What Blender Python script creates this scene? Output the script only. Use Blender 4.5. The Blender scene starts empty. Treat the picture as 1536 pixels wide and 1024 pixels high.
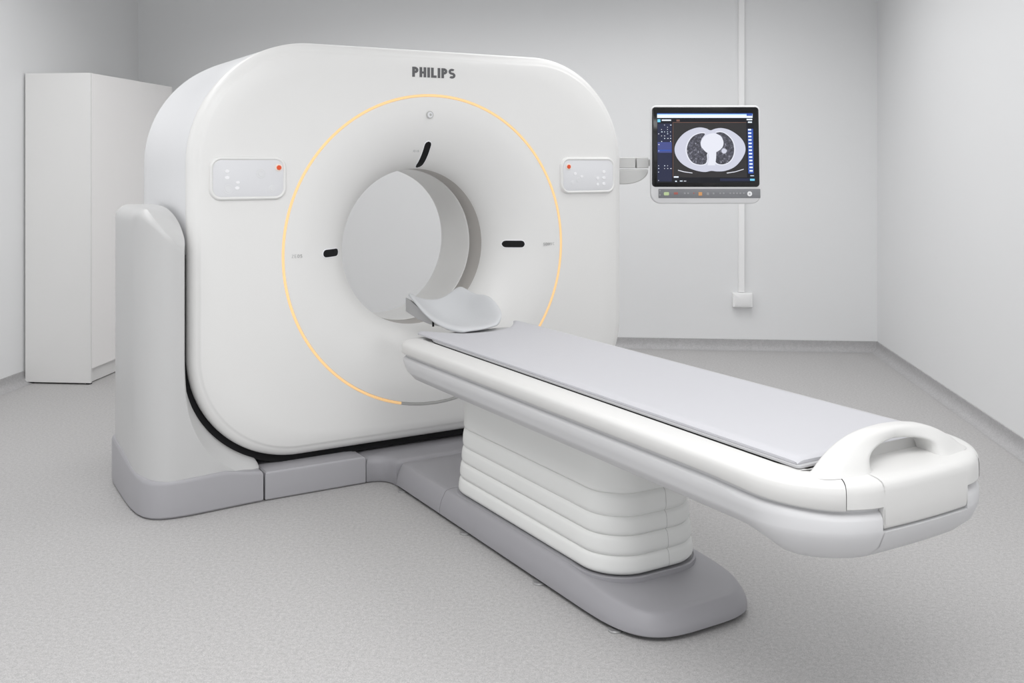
import bpy, bmesh, math, random
from mathutils import Vector, Matrix
random.seed(7)
PI = math.pi
col = bpy.context.scene.collection
sin, cos = math.sin, math.cos

# ------------------------------------------------------------------ helpers
def link(o, parent=None):
    col.objects.link(o)
    if parent is not None:
        o.parent = parent
    return o

def tag(o, label=None, cat=None, group=None, kind=None):
    if label: o['label'] = label
    if cat: o['category'] = cat
    if group: o['group'] = group
    if kind: o['kind'] = kind
    return o

def empty(name, loc, rz=0.0, label=None, cat=None, group=None):
    o = bpy.data.objects.new(name, None)
    o.empty_display_size = 0.1
    o.location = loc
    o.rotation_euler = (0, 0, rz)
    col.objects.link(o)
    return tag(o, label, cat, group)

class MB:
    """collects geometry for ONE mesh object"""
    def __init__(s):
        s.v = []; s.f = []; s.m = []
    def add(s, verts, faces, mi=0):
        b = len(s.v)
        s.v += [tuple(p) for p in verts]
        s.f += [tuple(b + i for i in f) for f in faces]
        s.m += [mi] * len(faces)
    def grid(s, rows, closed=False, cap0=False, cap1=False, mi=0, wrap=False):
        n = len(rows[0]); r = len(rows)
        verts = [p for row in rows for p in row]
        faces = []
        for i in range(r if wrap else r - 1):
            i2 = (i + 1) % r
            for j in range(n if closed else n - 1):
                k = (j + 1) % n
                faces.append((i * n + j, i * n + k, i2 * n + k, i2 * n + j))
        if cap0: faces.append(tuple(range(n))[::-1])
        if cap1: faces.append(tuple((r - 1) * n + j for j in range(n)))
        s.add(verts, faces, mi)
    def box(s, c, d, mi=0, M=None):
        x, y, z = d[0] / 2, d[1] / 2, d[2] / 2
        vs = [Vector((c[0] + a * x, c[1] + b * y, c[2] + e * z)) for a in (-1, 1) for b in (-1, 1) for e in (-1, 1)]
        if M: vs = [M @ v for v in vs]
        s.add(vs, [(0, 1, 3, 2), (4, 6, 7, 5), (0, 4, 5, 1), (2, 3, 7, 6), (0, 2, 6, 4), (1, 5, 7, 3)], mi)
    def slab(s, plan, prof, mi=0, axes=None, cap=True):
        """plan: closed loop of (a,b); prof: list of (inset, h). Closed at both ends."""
        rows = []
        for ins, h in prof:
            lp = offset(plan, ins)
            rows.append([(p[0], p[1], h) for p in lp])
        if axes:
            rows = [[axes(*p) for p in r] for r in rows]
        s.grid(rows, closed=True, cap0=cap, cap1=cap, mi=mi)
    def tube(s, path, rad, n=12, mi=0):
        path = [Vector(p) for p in path]
        rows = []
        up = Vector((0, 0, 1))
        for i, p in enumerate(path):
            t = (path[min(i + 1, len(path) - 1)] - path[max(i - 1, 0)]).normalized()
            a = t.cross(up)
            if a.length < 1e-4: a = t.cross(Vector((0, 1, 0)))
            a.normalize(); b = a.cross(t)
            r = rad[i] if isinstance(rad, (list, tuple)) else rad
            rx, rz = r if isinstance(r, (list, tuple)) else (r, r)
            rows.append([p + a * (rx * cos(q)) + b * (rz * sin(q)) for q in [2 * PI * k / n for k in range(n)]])
        s.grid(rows, closed=True, cap0=True, cap1=True, mi=mi)
    def disc(s, r, h, n=24, mi=0, axes=None, c=(0, 0), bev=0.001):
        s.slab([(c[0] + r * cos(2 * PI * k / n), c[1] + r * sin(2 * PI * k / n)) for k in range(n)],
               [(0, h[0]), (0, h[1] - bev), (bev, h[1])], mi, axes)
    def build(s, name, mats, parent=None, angle=38, bevel=None, subsurf=0, merge=True):
        me = bpy.data.meshes.new(name)
        me.from_pydata(s.v, [], s.f)
        mats = mats if isinstance(mats, (list, tuple)) else [mats]
        for m in mats: me.materials.append(m)
        for p, mi in zip(me.polygons, s.m): p.material_index = mi
        bm = bmesh.new(); bm.from_mesh(me)
        if merge: bmesh.ops.remove_doubles(bm, verts=bm.verts, dist=1e-5)
        bmesh.ops.recalc_face_normals(bm, faces=bm.faces)
        bm.to_mesh(me); bm.free()
        for p in me.polygons: p.use_smooth = True
        if angle: me.set_sharp_from_angle(angle=math.radians(angle))
        o = bpy.data.objects.new(name, me)
        link(o, parent)
        if bevel:
            b = o.modifiers.new('bevel', 'BEVEL'); b.width = bevel; b.segments = 3
            b.limit_method = 'ANGLE'; b.angle_limit = math.radians(40); b.harden_normals = True
        if subsurf:
            b = o.modifiers.new('sub', 'SUBSURF'); b.levels = subsurf; b.render_levels = subsurf
        return o

def offset(pts, d, closed=True):
    """move every point of a CCW loop inward by d along its averaged normal"""
    if abs(d) < 1e-9: return [tuple(p[:2]) for p in pts]
    n = len(pts); out = []
    for i in range(n):
        if closed:
            a, b, c = pts[i - 1], pts[i], pts[(i + 1) % n]
        else:
            a, b, c = pts[max(i - 1, 0)], pts[i], pts[min(i + 1, n - 1)]
        def nrm(p, q):
            x, y = q[0] - p[0], q[1] - p[1]; l = math.hypot(x, y)
            return (-y / l, x / l) if l > 1e-9 else None
        n1, n2 = nrm(a, b), nrm(b, c)
        if n1 is None: n1 = n2
        if n2 is None: n2 = n1
        mx, my = n1[0] + n2[0], n1[1] + n2[1]
        l = math.hypot(mx, my) or 1.0
        mx, my = mx / l, my / l
        k = max(0.5, mx * n1[0] + my * n1[1])
        out.append((b[0] + mx * d / k, b[1] + my * d / k))
    return out

def rrect(x0, x1, y0, y1, r, seg=12, side=1):
    """rounded rectangle, CCW. r: one radius or (bl, br, tr, tl) of radii"""
    rs = r if isinstance(r, (list, tuple)) else (r,) * 4
    cs = [(x0 + rs[0], y0 + rs[0], PI, rs[0]), (x1 - rs[1], y0 + rs[1], 1.5 * PI, rs[1]),
          (x1 - rs[2], y1 - rs[2], 0, rs[2]), (x0 + rs[3], y1 - rs[3], .5 * PI, rs[3])]
    arcs = [[(cx + rr * cos(a + .5 * PI * k / seg), cy + rr * sin(a + .5 * PI * k / seg)) for k in range(seg + 1)] for cx, cy, a, rr in cs]
    pts = []
    for i in range(4):
        pts += arcs[i]
        p, q = arcs[i][-1], arcs[(i + 1) % 4][0]
        for k in range(1, side):
            t = k / side
            pts.append((p[0] + (q[0] - p[0]) * t, p[1] + (q[1] - p[1]) * t))
    return pts

def lerp(a, b, t): return a + (b - a) * t
def interp(tab, x):
    if x <= tab[0][0]: return tab[0][1]
    for (a, u), (b, w) in zip(tab, tab[1:]):
        if x <= b: return lerp(u, w, (x - a) / (b - a))
    return tab[-1][1]

# ------------------------------------------------------------------ materials
def mat(name, color, rough=0.4, spec=0.5, metal=0.0, emit=None, estr=1.0, bump=None, coat=0.0, var=0.0):
    m = bpy.data.materials.new(name); m.use_nodes = True
    nt = m.node_tree; b = nt.nodes['Principled BSDF']
    b.inputs['Base Color'].default_value = (*color, 1)
    b.inputs['Roughness'].default_value = rough
    b.inputs['Specular IOR Level'].default_value = spec
    b.inputs['Metallic'].default_value = metal
    b.inputs['Coat Weight'].default_value = coat
    if emit:
        b.inputs['Emission Color'].default_value = (*emit, 1)
        b.inputs['Emission Strength'].default_value = estr
    if bump or var:
        tc = nt.nodes.new('ShaderNodeTexCoord')
        nz = nt.nodes.new('ShaderNodeTexNoise')
        nz.inputs['Scale'].default_value = bump[0] if bump else 3.0
        nz.inputs['Detail'].default_value = 3
        nt.links.new(tc.outputs['Object'], nz.inputs['Vector'])
        if bump:
            bp = nt.nodes.new('ShaderNodeBump'); bp.inputs['Strength'].default_value = bump[1]; bp.inputs['Distance'].default_value = 0.002
            nt.links.new(nz.outputs['Fac'], bp.inputs['Height']); nt.links.new(bp.outputs['Normal'], b.inputs['Normal'])
        if var:
            mx = nt.nodes.new('ShaderNodeMix'); mx.data_type = 'RGBA'
            mx.inputs['A'].default_value = (*[c * (1 - var) for c in color], 1)
            mx.inputs['B'].default_value = (*[min(1, c * (1 + var)) for c in color], 1)
            nt.links.new(nz.outputs['Fac'], mx.inputs['Factor']); nt.links.new(mx.outputs['Result'], b.inputs['Base Color'])
    return m

def vinyl(name, dark, light, scale=260):
    m = bpy.data.materials.new(name); m.use_nodes = True
    nt = m.node_tree; b = nt.nodes['Principled BSDF']; L = nt.links.new
    tc = nt.nodes.new('ShaderNodeTexCoord')
    n1 = nt.nodes.new('ShaderNodeTexNoise'); n1.inputs['Scale'].default_value = scale; n1.inputs['Detail'].default_value = 4; n1.inputs['Roughness'].default_value = .7
    n2 = nt.nodes.new('ShaderNodeTexNoise'); n2.inputs['Scale'].default_value = scale * .3; n2.inputs['Detail'].default_value = 2
    L(tc.outputs['Object'], n1.inputs['Vector']); L(tc.outputs['Object'], n2.inputs['Vector'])
    ad = nt.nodes.new('ShaderNodeMath'); ad.operation = 'MULTIPLY_ADD'; ad.inputs[1].default_value = .35
    L(n2.outputs['Fac'], ad.inputs[0]); L(n1.outputs['Fac'], ad.inputs[2])
    cr = nt.nodes.new('ShaderNodeValToRGB')
    cr.color_ramp.elements[0].position = .48; cr.color_ramp.elements[0].color = (*dark, 1)
    cr.color_ramp.elements[1].position = .86; cr.color_ramp.elements[1].color = (*light, 1)
    L(ad.outputs[0], cr.inputs['Fac']); L(cr.outputs['Color'], b.inputs['Base Color'])
    b.inputs['Roughness'].default_value = .55
    b.inputs['Specular IOR Level'].default_value = .3
    bp = nt.nodes.new('ShaderNodeBump'); bp.inputs['Strength'].default_value = .12; bp.inputs['Distance'].default_value = .001
    L(n1.outputs['Fac'], bp.inputs['Height']); L(bp.outputs['Normal'], b.inputs['Normal'])
    return m

M = {}
M['wall'] = mat('wall_paint', (.82, .825, .83), .75, .25, bump=(90, .05))
M['ceil'] = mat('ceiling_paint', (.82, .82, .82), .8, .2, bump=(60, .05))
M['floor'] = vinyl('floor_vinyl', (.33, .323, .323), (.565, .556, .552))
M['skirt'] = vinyl('skirting_vinyl', (.37, .365, .37), (.50, .495, .50), 160)
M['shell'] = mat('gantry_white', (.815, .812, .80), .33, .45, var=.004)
M['shell_side'] = mat('gantry_side_shaded_white', (.78, .785, .80), .35, .45, var=.004)  # the front's white with side shade put in as a darker, bluish tone
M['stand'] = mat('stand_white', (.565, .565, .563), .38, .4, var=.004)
M['grey'] = mat('base_grey', (.335, .33, .35), .42, .4, var=.006)
M['greyside'] = mat('stand_base_grey', (.385, .38, .40), .42, .4, var=.006)
M['under'] = mat('underside_grey', (.60, .60, .61), .45, .35, var=.004)
M['bellow'] = mat('bellows_white', (.78, .785, .77), .5, .3, var=.006)
M['tablew'] = mat('table_white', (.665, .661, .650), .35, .45, var=.003)
M['pad'] = mat('pad_vinyl', (.515, .515, .542), .5, .35, bump=(420, .06))
M['cradle'] = mat('cradle_grey', (.45, .45, .46), .4, .4, var=.01)
M['rest'] = mat('headrest_foam', (.58, .59, .605), .55, .3, bump=(300, .05))
M['restdark'] = mat('headrest_holder_grey', (.42, .42, .425), .5, .35, var=.01)
M['black'] = mat('black_rubber_and_shade', (.008, .008, .009), .6, .2, var=.1)  # small black parts, and painted shade in the gaps
M['gloss'] = mat('black_glass', (.006, .006, .007), .12, .5, var=.05)
M['scan'] = mat('scan_window_grey', (.46, .44, .42), .5, .3, var=.01)
M['orange'] = mat('ring_light_amber', (.88, .62, .32), .4, .3, emit=(1.0, .58, .24), estr=.30, var=.01)
M['ringgrey'] = mat('ring_grey', (.48, .48, .47), .4, .4, var=.01)
M['logo'] = mat('logo_grey', (.13, .13, .135), .5, .3, var=.02)
M['mark'] = mat('marking_grey', (.45, .45, .45), .6, .2, var=.02)
M['panel'] = mat('panel_face', (.76, .765, .785), .3, .4, var=.004)
M['btn'] = mat('button_white', (.92, .92, .94), .35, .4, var=.004)
M['btn2'] = mat('button_grey', (.765, .77, .785), .4, .4, var=.004)
M['red'] = mat('button_red', (.80, .10, .03), .4, .4, var=.02)
M['cream'] = mat('button_cream', (.92, .84, .76), .4, .4, var=.01)
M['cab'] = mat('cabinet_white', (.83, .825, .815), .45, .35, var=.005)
M['cabdoor'] = mat('cabinet_door_lit_white', (.93, .915, .905), .45, .35, var=.005)  # whiter than the carcass: light from the right put into the colour
M['plastic'] = mat('trunking_white', (.92, .92, .92), .4, .4, var=.004)
M['mon'] = mat('monitor_white', (.74, .74, .75), .35, .4, var=.004)
M['strip'] = mat('strip_grey', (.22, .225, .24), .4, .4, var=.02)
M['steel'] = mat('foot_steel', (.45, .45, .45), .35, .5, metal=.6, var=.02)
M['arm'] = mat('arm_grey', (.62, .62, .61), .4, .4, var=.01)

def glow(name, c, s=1.0):
    return mat(name, tuple(x * .2 for x in c), .3, .3, emit=c, estr=s)

# ------------------------------------------------------------------ frames
# world axes follow the room; the camera looks 5.3 deg left of the room's depth
TH = math.atan(.0927); CT, ST = cos(TH), sin(TH)
def W(lat, d, z=0.0):
    return Vector((lat * CT - d * ST, lat * ST + d * CT, z))
XR, XL, YB, YF, HC = 1.99, -3.655, 7.60, -1.5, 3.0

# ------------------------------------------------------------------ room
def structure(name, mb, m, **k):
    return tag(mb.build(name, m, **k), kind='structure')
T = .12
b = MB(); b.box(((XL + XR) / 2, (YB + YF) / 2, -T / 2), (XR - XL + 2 * T, YB - YF + 2 * T, T)); structure('floor', b, M['floor'])
b = MB(); b.box(((XL + XR) / 2, (YB + YF) / 2, HC + T / 2), (XR - XL + 2 * T, YB - YF + 2 * T, T)); structure('ceiling', b, M['ceil'])
b = MB(); b.box(((XL + XR) / 2, YB + T / 2, HC / 2), (XR - XL + 2 * T, T, HC)); structure('wall_back', b, M['wall'])
b = MB(); b.box((XL - T / 2, (YB + YF) / 2, HC / 2), (T, YB - YF, HC)); structure('wall_left', b, M['wall'])
b = MB(); b.box((XR + T / 2, (YB + YF) / 2, HC / 2), (T, YB - YF, HC)); structure('wall_right', b, M['wall'])

# coved vinyl skirting: rises from the floor through a small radius to a vertical strip
def cove(name, p, q, inward):
    prof = [(.055, .0005), (.045, .002), (.032, .006), (.020, .014), (.012, .025), (.007, .038), (.005, .055), (.005, .078), (.0, .080)]
    d = (Vector(q) - Vector(p)); n = Vector(inward)
    rows = []
    for o, z in prof:
        rows.append([Vector(p) + d * t + n * o + Vector((0, 0, z)) for t in (0, 1)])
    rows.append([Vector(p) + d * t for t in (0, 1)])
    mb = MB(); mb.grid(rows, closed=False)
    structure(name, mb, M['skirt'], angle=60)
cove('baseboard_back', (XL, YB, 0), (XR, YB, 0), (0, -1, 0))
cove('baseboard_right', (XR, YB, 0), (XR, YF, 0), (-1, 0, 0))
cove('baseboard_left', (XL, YF, 0), (XL, YB, 0), (1, 0, 0))

# ------------------------------------------------------------------ cable trunking + wall box
tx = 1.007
trunk = empty('cable_trunking', (tx, YB, 0.43), 0, 'narrow white cable duct running down the back wall from the ceiling behind the monitor', 'cable duct')
b = MB(); b.slab([(-.0225, 0), (-.0225, -.022), (.0225, -.022), (.0225, 0)], [(0, 0.0), (0, HC - .43)]); b.build('channel', M['plastic'], trunk)
b = MB(); b.slab([(-.0195, -.0222), (-.0195, -.027), (.0195, -.027), (.0195, -.0222)], [(0, 0.0), (0, HC - .43)]); b.build('cover_strip', M['plastic'], trunk, bevel=.0015)
box = empty('junction_box', (tx + .005, YB, .32), 0, 'small white socket box low on the back wall at the foot of the cable duct', 'wall box')
b = MB(); b.box((0, -.024, .055), (.145, .048, .106)); b.build('housing', M['plastic'], box, bevel=.006)
b = MB(); b.slab(rrect(-.060, .060, .012, .098, .006, 4), [(0, 0), (0, .003), (.002, .004)], axes=lambda a, h, t: (a, -.048 - t, h)); b.build('lid', M['plastic'], box)

# ------------------------------------------------------------------ storage cabinet
CW, CD, CH = .43, 1.2, 1.955
cab = empty('storage_cabinet', (XL + .012 + CW / 2, 6.03, 0), 0, 'tall plain white storage cabinet standing against the left wall behind the scanner', 'cabinet')
b = MB()
b.box((0, .009, CH / 2 + .005), (CW, .018, CH - .01))                  # side panel towards the viewer
b.box((0, CD - .009, CH / 2 + .005), (CW, .018, CH - .01))
b.box((-.012, CD / 2, CH - .009), (CW - .024, CD - .036, .018))
b.box((-CW / 2 + .006, CD / 2, CH / 2), (.012, CD - .036, CH - .03))
b.box((-.01, CD / 2, .10), (CW - .04, CD - .036, .018))
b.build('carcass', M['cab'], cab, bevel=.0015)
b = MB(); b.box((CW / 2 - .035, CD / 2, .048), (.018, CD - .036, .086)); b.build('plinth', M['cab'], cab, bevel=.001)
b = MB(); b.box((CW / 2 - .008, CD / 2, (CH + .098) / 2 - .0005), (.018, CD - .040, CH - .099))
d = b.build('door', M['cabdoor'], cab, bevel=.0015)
b = MB(); b.box((CW / 2 + .005, CD - .06, 1.05), (.010, .012, .16)); b.build('handle', M['steel'], d, bevel=.002)
for x in (-1, 1):
    for y in (.03, CD - .03):
        b = MB(); b.disc(.018, (0, .0105), 16, c=(x * (CW / 2 - .025), y), bev=.001); b.build('foot', M['black'], cab)

# ------------------------------------------------------------------ CT scanner (gantry)
RZ = math.radians(30.8) + TH
ct = empty('ct_scanner', W(-.36, 4.58), RZ, 'large white scanner gantry with round bore and thin amber light ring', 'scanner')
HW, Z0, Z1, ZC = 1.085, .150, 1.908, 1.0
NS, NK = 36, 40
def outline(ins=0.0):
    """gantry silhouette seen from the front, CCW in (x, z)"""
    return offset(rrect(-HW, HW, Z0, Z1, (.46, .46, .52, .52), NK, NS), ins)
OUT = outline()
ANG = [math.atan2(p[1] - ZC, p[0]) for p in OUT]
def ring(r, y): return [(r * cos(a), y, ZC + r * sin(a)) for a in ANG]
def orow(ins, y): return [(p[0], y, p[1]) for p in offset(OUT, ins)]

RL = .70                                             # light ring radius
def bulge(t): return .0
# front cover: rolled edge, flat face, down to the light-ring groove
b = MB()
rows = [orow(.014, .075), orow(.004, .072), orow(0, .064), orow(0, .050), orow(.003, .036), orow(.010, .024), orow(.020, .015), orow(.032, .009), orow(.038, .0075), orow(.042, .004), orow(.050, .0)]
last = rows[-1]; tgt = ring(RL + .006, 0)
for t in (.25, .5, .75, .92, 1.0):
    rows.append([tuple(lerp(p[i], q[i], t) for i in range(3)) for p, q in zip(last, tgt)])
rows.append(ring(RL + .006, .012))
b.grid(rows, closed=True)
b.build('front_cover', M['shell'], ct, angle=30)
# funnel from the ring into the bore
RF, RB, YBF = .655, .366, .205
def funnel_ry(t):
    """t 0..1 from the face to the bore lip"""
    a = t * PI / 2
    e = 1.12
    return RF - (RF - RB) * (sin(a) ** e), YBF * (1 - cos(a) ** e)
b = MB()
rows = [ring(RL - .006, .012), ring(RL - .006, .002), ring(RL - .008, 0), ring((RL + RF) / 2, 0)]
for k in range(0, 29):
    r, y = funnel_ry(k / 28); rows.append(ring(r, y))
rows.append(ring(RB + .002, YBF + .004))
b.grid(rows, closed=True)
b.build('bore_funnel', M['shell'], ct, angle=30)
# light ring (amber) and the short unlit arc at the bottom
def ring_arc(a0, a1, n):
    rows = []
    for k in range(n + 1):
        a = lerp(a0, a1, k / n)
        rows.append([(r * cos(a), y, ZC + r * sin(a)) for r, y in ((RL - .0055, .010), (RL - .0055, .001), (RL - .0035, -.0010), (RL + .0035, -.0010), (RL + .0055, .001), (RL + .0055, .010))])
    mb = MB(); mb.grid(rows, closed=False); return mb
d2 = math.radians
tag(ring_arc(d2(-55), d2(257), 240).build('light_ring', M['orange'], ct), 'thin glowing amber light ring')
tag(ring_arc(d2(257), d2(305), 50).build('ring_trim', M['ringgrey'], ct), 'unlit grey stretch of the ring')
# bore
b = MB(); b.grid([ring(RB + .002, YBF + .004), ring(RB - .001, YBF + .008), ring(RB - .002, .325), ring(RB + .001, .329)], closed=True)
tag(b.build('scan_window', M['scan'], ct, angle=50), 'dark grey band inside the bore')
b = MB()
rows = [ring(RB + .001, .329), ring(RB - .004, .331), ring(RB - .005, .336), ring(RB - .004, .42), ring(RB - .001, .52)]
for k in range(0, 25):
    y = .58 + (1.062 - .58) * k / 24
    rows.append(ring(.3655 + .72 * max(0, y - .62) ** 1.25, y))
rows.append(ring(.70, 1.067))
b.grid(rows, closed=True)
b.build('bore_tunnel', M['shell'], ct, angle=40)
# main shell behind the front cover
b = MB()
rows = [orow(.030, .078), orow(.010, .080), orow(.003, .086), orow(.001, .10)]
for y in (.3, .5, .7, .85): rows.append(orow(.001, y))
for k in range(1, 9):
    a = k / 8 * PI / 2
    rows.append(orow(.001 + .13 * (1 - cos(a)), .90 + .165 * sin(a)))
l2 = rows[-1]; tg = ring(.70, 1.067)
for t in (.5, 1): rows.append([tuple(lerp(p[i], q[i], t) for i in range(3)) for p, q in zip(l2, tg)])
b.grid(rows, closed=True)
b.build('body_shell', M['shell_side'], ct, angle=35)

# black strip painting the shade in the gap under and beside the lower half of the cover
lower = [i for i, p in enumerate(OUT) if p[1] < 1.02]
# the loop starts at the bottom-left arc: order the lower half from left side, round the bottom, to the right side
N = len(OUT)
left_side = [i for i in range(N) if OUT[i][0] < -HW + 1e-4 and OUT[i][1] < 1.04 and i > N / 2]
chain = left_side + [i for i in range(0, N) if i < N / 2 and (OUT[i][1] < .17 or (OUT[i][1] < 1.04 and OUT[i][0] < 0))]
def chain_pts(ins): 
    o = offset(OUT, ins); return [o[i] for i in chain]
b = MB()
oi = chain_pts(.004)
oo_t, oo_b = chain_pts(-.022), chain_pts(-.0305)
oo = []
for p, q, i in zip(oo_t, oo_b, chain):
    w = max(0, min(1, (.50 - OUT[i][1]) / .25))
    oo.append((lerp(p[0], q[0], w), lerp(p[1], q[1], w)))
def gapw(p): return 1.0
rows = [[(p[0], .062, p[1]) for p in oi], [(p[0], .056, p[1]) for p in oo], [(p[0], .5, p[1]) for p in oo], [(p[0], .5, p[1]) for p in oi]]
b.grid(rows, wrap=True)
tag(b.build('gap_shade', M['black'], ct), 'black strip for the shaded gap under the front cover')

# pedestal stands hugging the lower corners
def pedestal(sx, yf, yr, full):
    ni = 60
    ilow = [i for i in left_side] + [i for i in range(0, N) if i < N / 2 and OUT[i][1] < .60 and OUT[i][0] < -.66]
    def inner(off):
        o = offset(OUT, -off); return [o[i] for i in ilow]
    secs = []
    for k in range(0, 23):
        t = k / 22
        y = yf + (yr - yf) * (t ** 1.7 if t < .999 else 1)
        s = y - yf
        # plan rounding of the outer front and rear corners
        xo = -1.278
        r1 = .13; 
        if s < .20: xo += .125 * (1 - math.sqrt(max(0, 1 - (1 - s / .20) ** 2)))
        if yr - y < .08: xo += .05 * (1 - math.sqrt(max(0, 1 - (1 - (yr - y) / .08) ** 2)))
        zo = min(1.212, 1.075 + 1.12 * (-1.158 - xo) + .03 * min(1, s / .3))
        zi = 1.03 + .178 * math.sqrt(max(0, 1 - (1 - min(1, s / .50)) ** 2)) if s < .5 else 1.208
        off_low = interp([(0, .086), (.03, .066), (.07, .034), (.10, .027), (.14, .025)], s)
        off_high = interp([(0, .034), (.008, .029), (.025, .0245), (.14, .0235)], s)
        base = inner(.024)
        inn = []
        ob_l, ob_h = inner(off_low), inner(off_high)
        for i, p in enumerate(base):
            w = max(0, min(1, (.60 - OUT[ilow[i]][1]) / .36)); w = w * w * (3 - 2 * w)
            inn.append((lerp(ob_h[i][0], ob_l[i][0], w), lerp(ob_h[i][1], ob_l[i][1], w)))
        zb = .105
        xe = -.797
        pts = []
        for p in inn:
            pts.append((min(p[0], xe), max(p[1], zb + .004) if p[0] <= xe else max(p[1], zb + .004)))
        # inner chain runs from the top down to the toe
        top_in = (pts[0][0], zi)
        inner_chain = [top_in] + [q for q in pts if q[1] < zi - .01 and q[0] <= xe + 1e-6]
        # resample to fixed counts
        def resample(ch, n):
            L = [0]
            for a, c in zip(ch, ch[1:]): L.append(L[-1] + math.hypot(c[0] - a[0], c[1] - a[1]))
            res = []
            for q in range(n):
                x = L[-1] * q / (n - 1); j = 0
                while j < len(L) - 2 and L[j + 1] < x: j += 1
                f = (x - L[j]) / max(1e-9, L[j + 1] - L[j])
                res.append((lerp(ch[j][0], ch[j + 1][0], f), lerp(ch[j][1], ch[j + 1][1], f)))
            return res
        ic = resample(inner_chain, ni)
        bot = (xe, zb)
        rr_ = .012 + .045 * min(1, s / .25)
        oc = resample([bot, (lerp(xe, xo, .5), zb), (xo, zb), (xo, lerp(zb, zo, .5)), (xo, zo - rr_)], ni)
        tp = [(xo + rr_ * (1 - cos(f)), zo - rr_ + rr_ * sin(f)) for f in (.26, .52, .78, 1.05, 1.3, 1.57)]
        tp += [(lerp(xo + rr_, top_in[0], f), lerp(zo, zi, f)) for f in (.2, .4, .6, .8)]
        secs.append([(sx * p[0], y + max(0, 1 - s / .15) * interp([(-1.06, 0), (-.95, .016), (-.87, .024), (-.797, .030)], p[0]), p[1]) for p in ic + oc + tp])
    mb = MB(); mb.grid(secs, closed=True)
    # front and rear caps as strips between the inner and outer chains
    for row in (secs[0], secs[-1]):
        ic = row[:ni]; oc = row[ni:2 * ni][::-1]
        cols = [[tuple(lerp(a[q], c[q], f) for q in range(3)) for a, c in zip(ic, oc)] for f in (0, 1)]
        mb.grid(cols)
        mb.add([row[0]] + [oc[0]] + row[2 * ni:], [tuple(range(len(row[2 * ni:]) + 2))])
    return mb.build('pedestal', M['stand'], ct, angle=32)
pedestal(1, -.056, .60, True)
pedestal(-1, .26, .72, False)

def pedestal_base(sx, yf, yr):
    plan = [(-.797, yf), ]
    plan = []
    # CCW loop: inner-rear, outer-rear ... built for the left stand (x negative), going counter-clockwise from above
    f = [(-1.10, yf - .002), (-1.165, yf + .002), (-1.205, yf + .012), (-1.238, yf + .034), (-1.262, yf + .07), (-1.277, yf + .12), (-1.286, yf + .20), (-1.290, yf + .32)]
    r = [(-1.290, yr - .12), (-1.284, yr - .05), (-1.268, yr - .015), (-1.235, yr), (-.797, yr)]
    fr = [(-.797, yf + .022), (-.87, yf + .017), (-.95, yf + .010), (-1.03, yf + .003)]
    loop = r[::-1] if False else None
    pts = fr + f + r                       # clockwise seen from above for x<0 -> reverse
    pts = pts[::-1]
    def ztop(x, y): 
        front = interp([(-1.2, .148), (-1.06, .150), (-.97, .156), (-.90, .140), (-.80, .127)], x)
        return front + .05 * max(0, min(1, (y - yf - .02) / .4)) if x < -1.15 else front
    mb = MB()
    prof = [(.006, 0.003, 0), (.0, .010, 0), (.0, 0, -.016), (.002, 0, -.008), (.006, 0, -.002), (.012, 0, 0), (.03, 0, .001)]
    rows = []
    for ins, za, dz in prof:
        lp = offset(pts, ins)
        row = []
        for p, p0 in zip(lp, pts):
            z = za if za else ztop(p0[0], p0[1]) + dz
            row.append((sx * p[0], p[1], z))
        rows.append(row)
    mb.grid(rows, closed=True, cap0=True, cap1=True)
    return mb.build('pedestal_base', M['greyside'], ct, angle=32)
pedestal_base(1, -.064, .63)
pedestal_base(-1, .25, .75)

# grey floor-level cover between the stand and the table
for sx in (1, -1):
    b = MB()
    pl_ = [(-.788, .45), (-.788, -.040), (-.345, -.040), (-.345, .45)]
    if sx < 0: pl_ = [(-x, y) for x, y in pl_][::-1]
    b.slab(pl_, [(.004, .003), (0, .008), (0, .103), (.0025, .112), (.008, .117), (.03, .1215), (.06, .124)])
    b.build('base_cover', M['greyside'], ct, angle=25)

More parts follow.
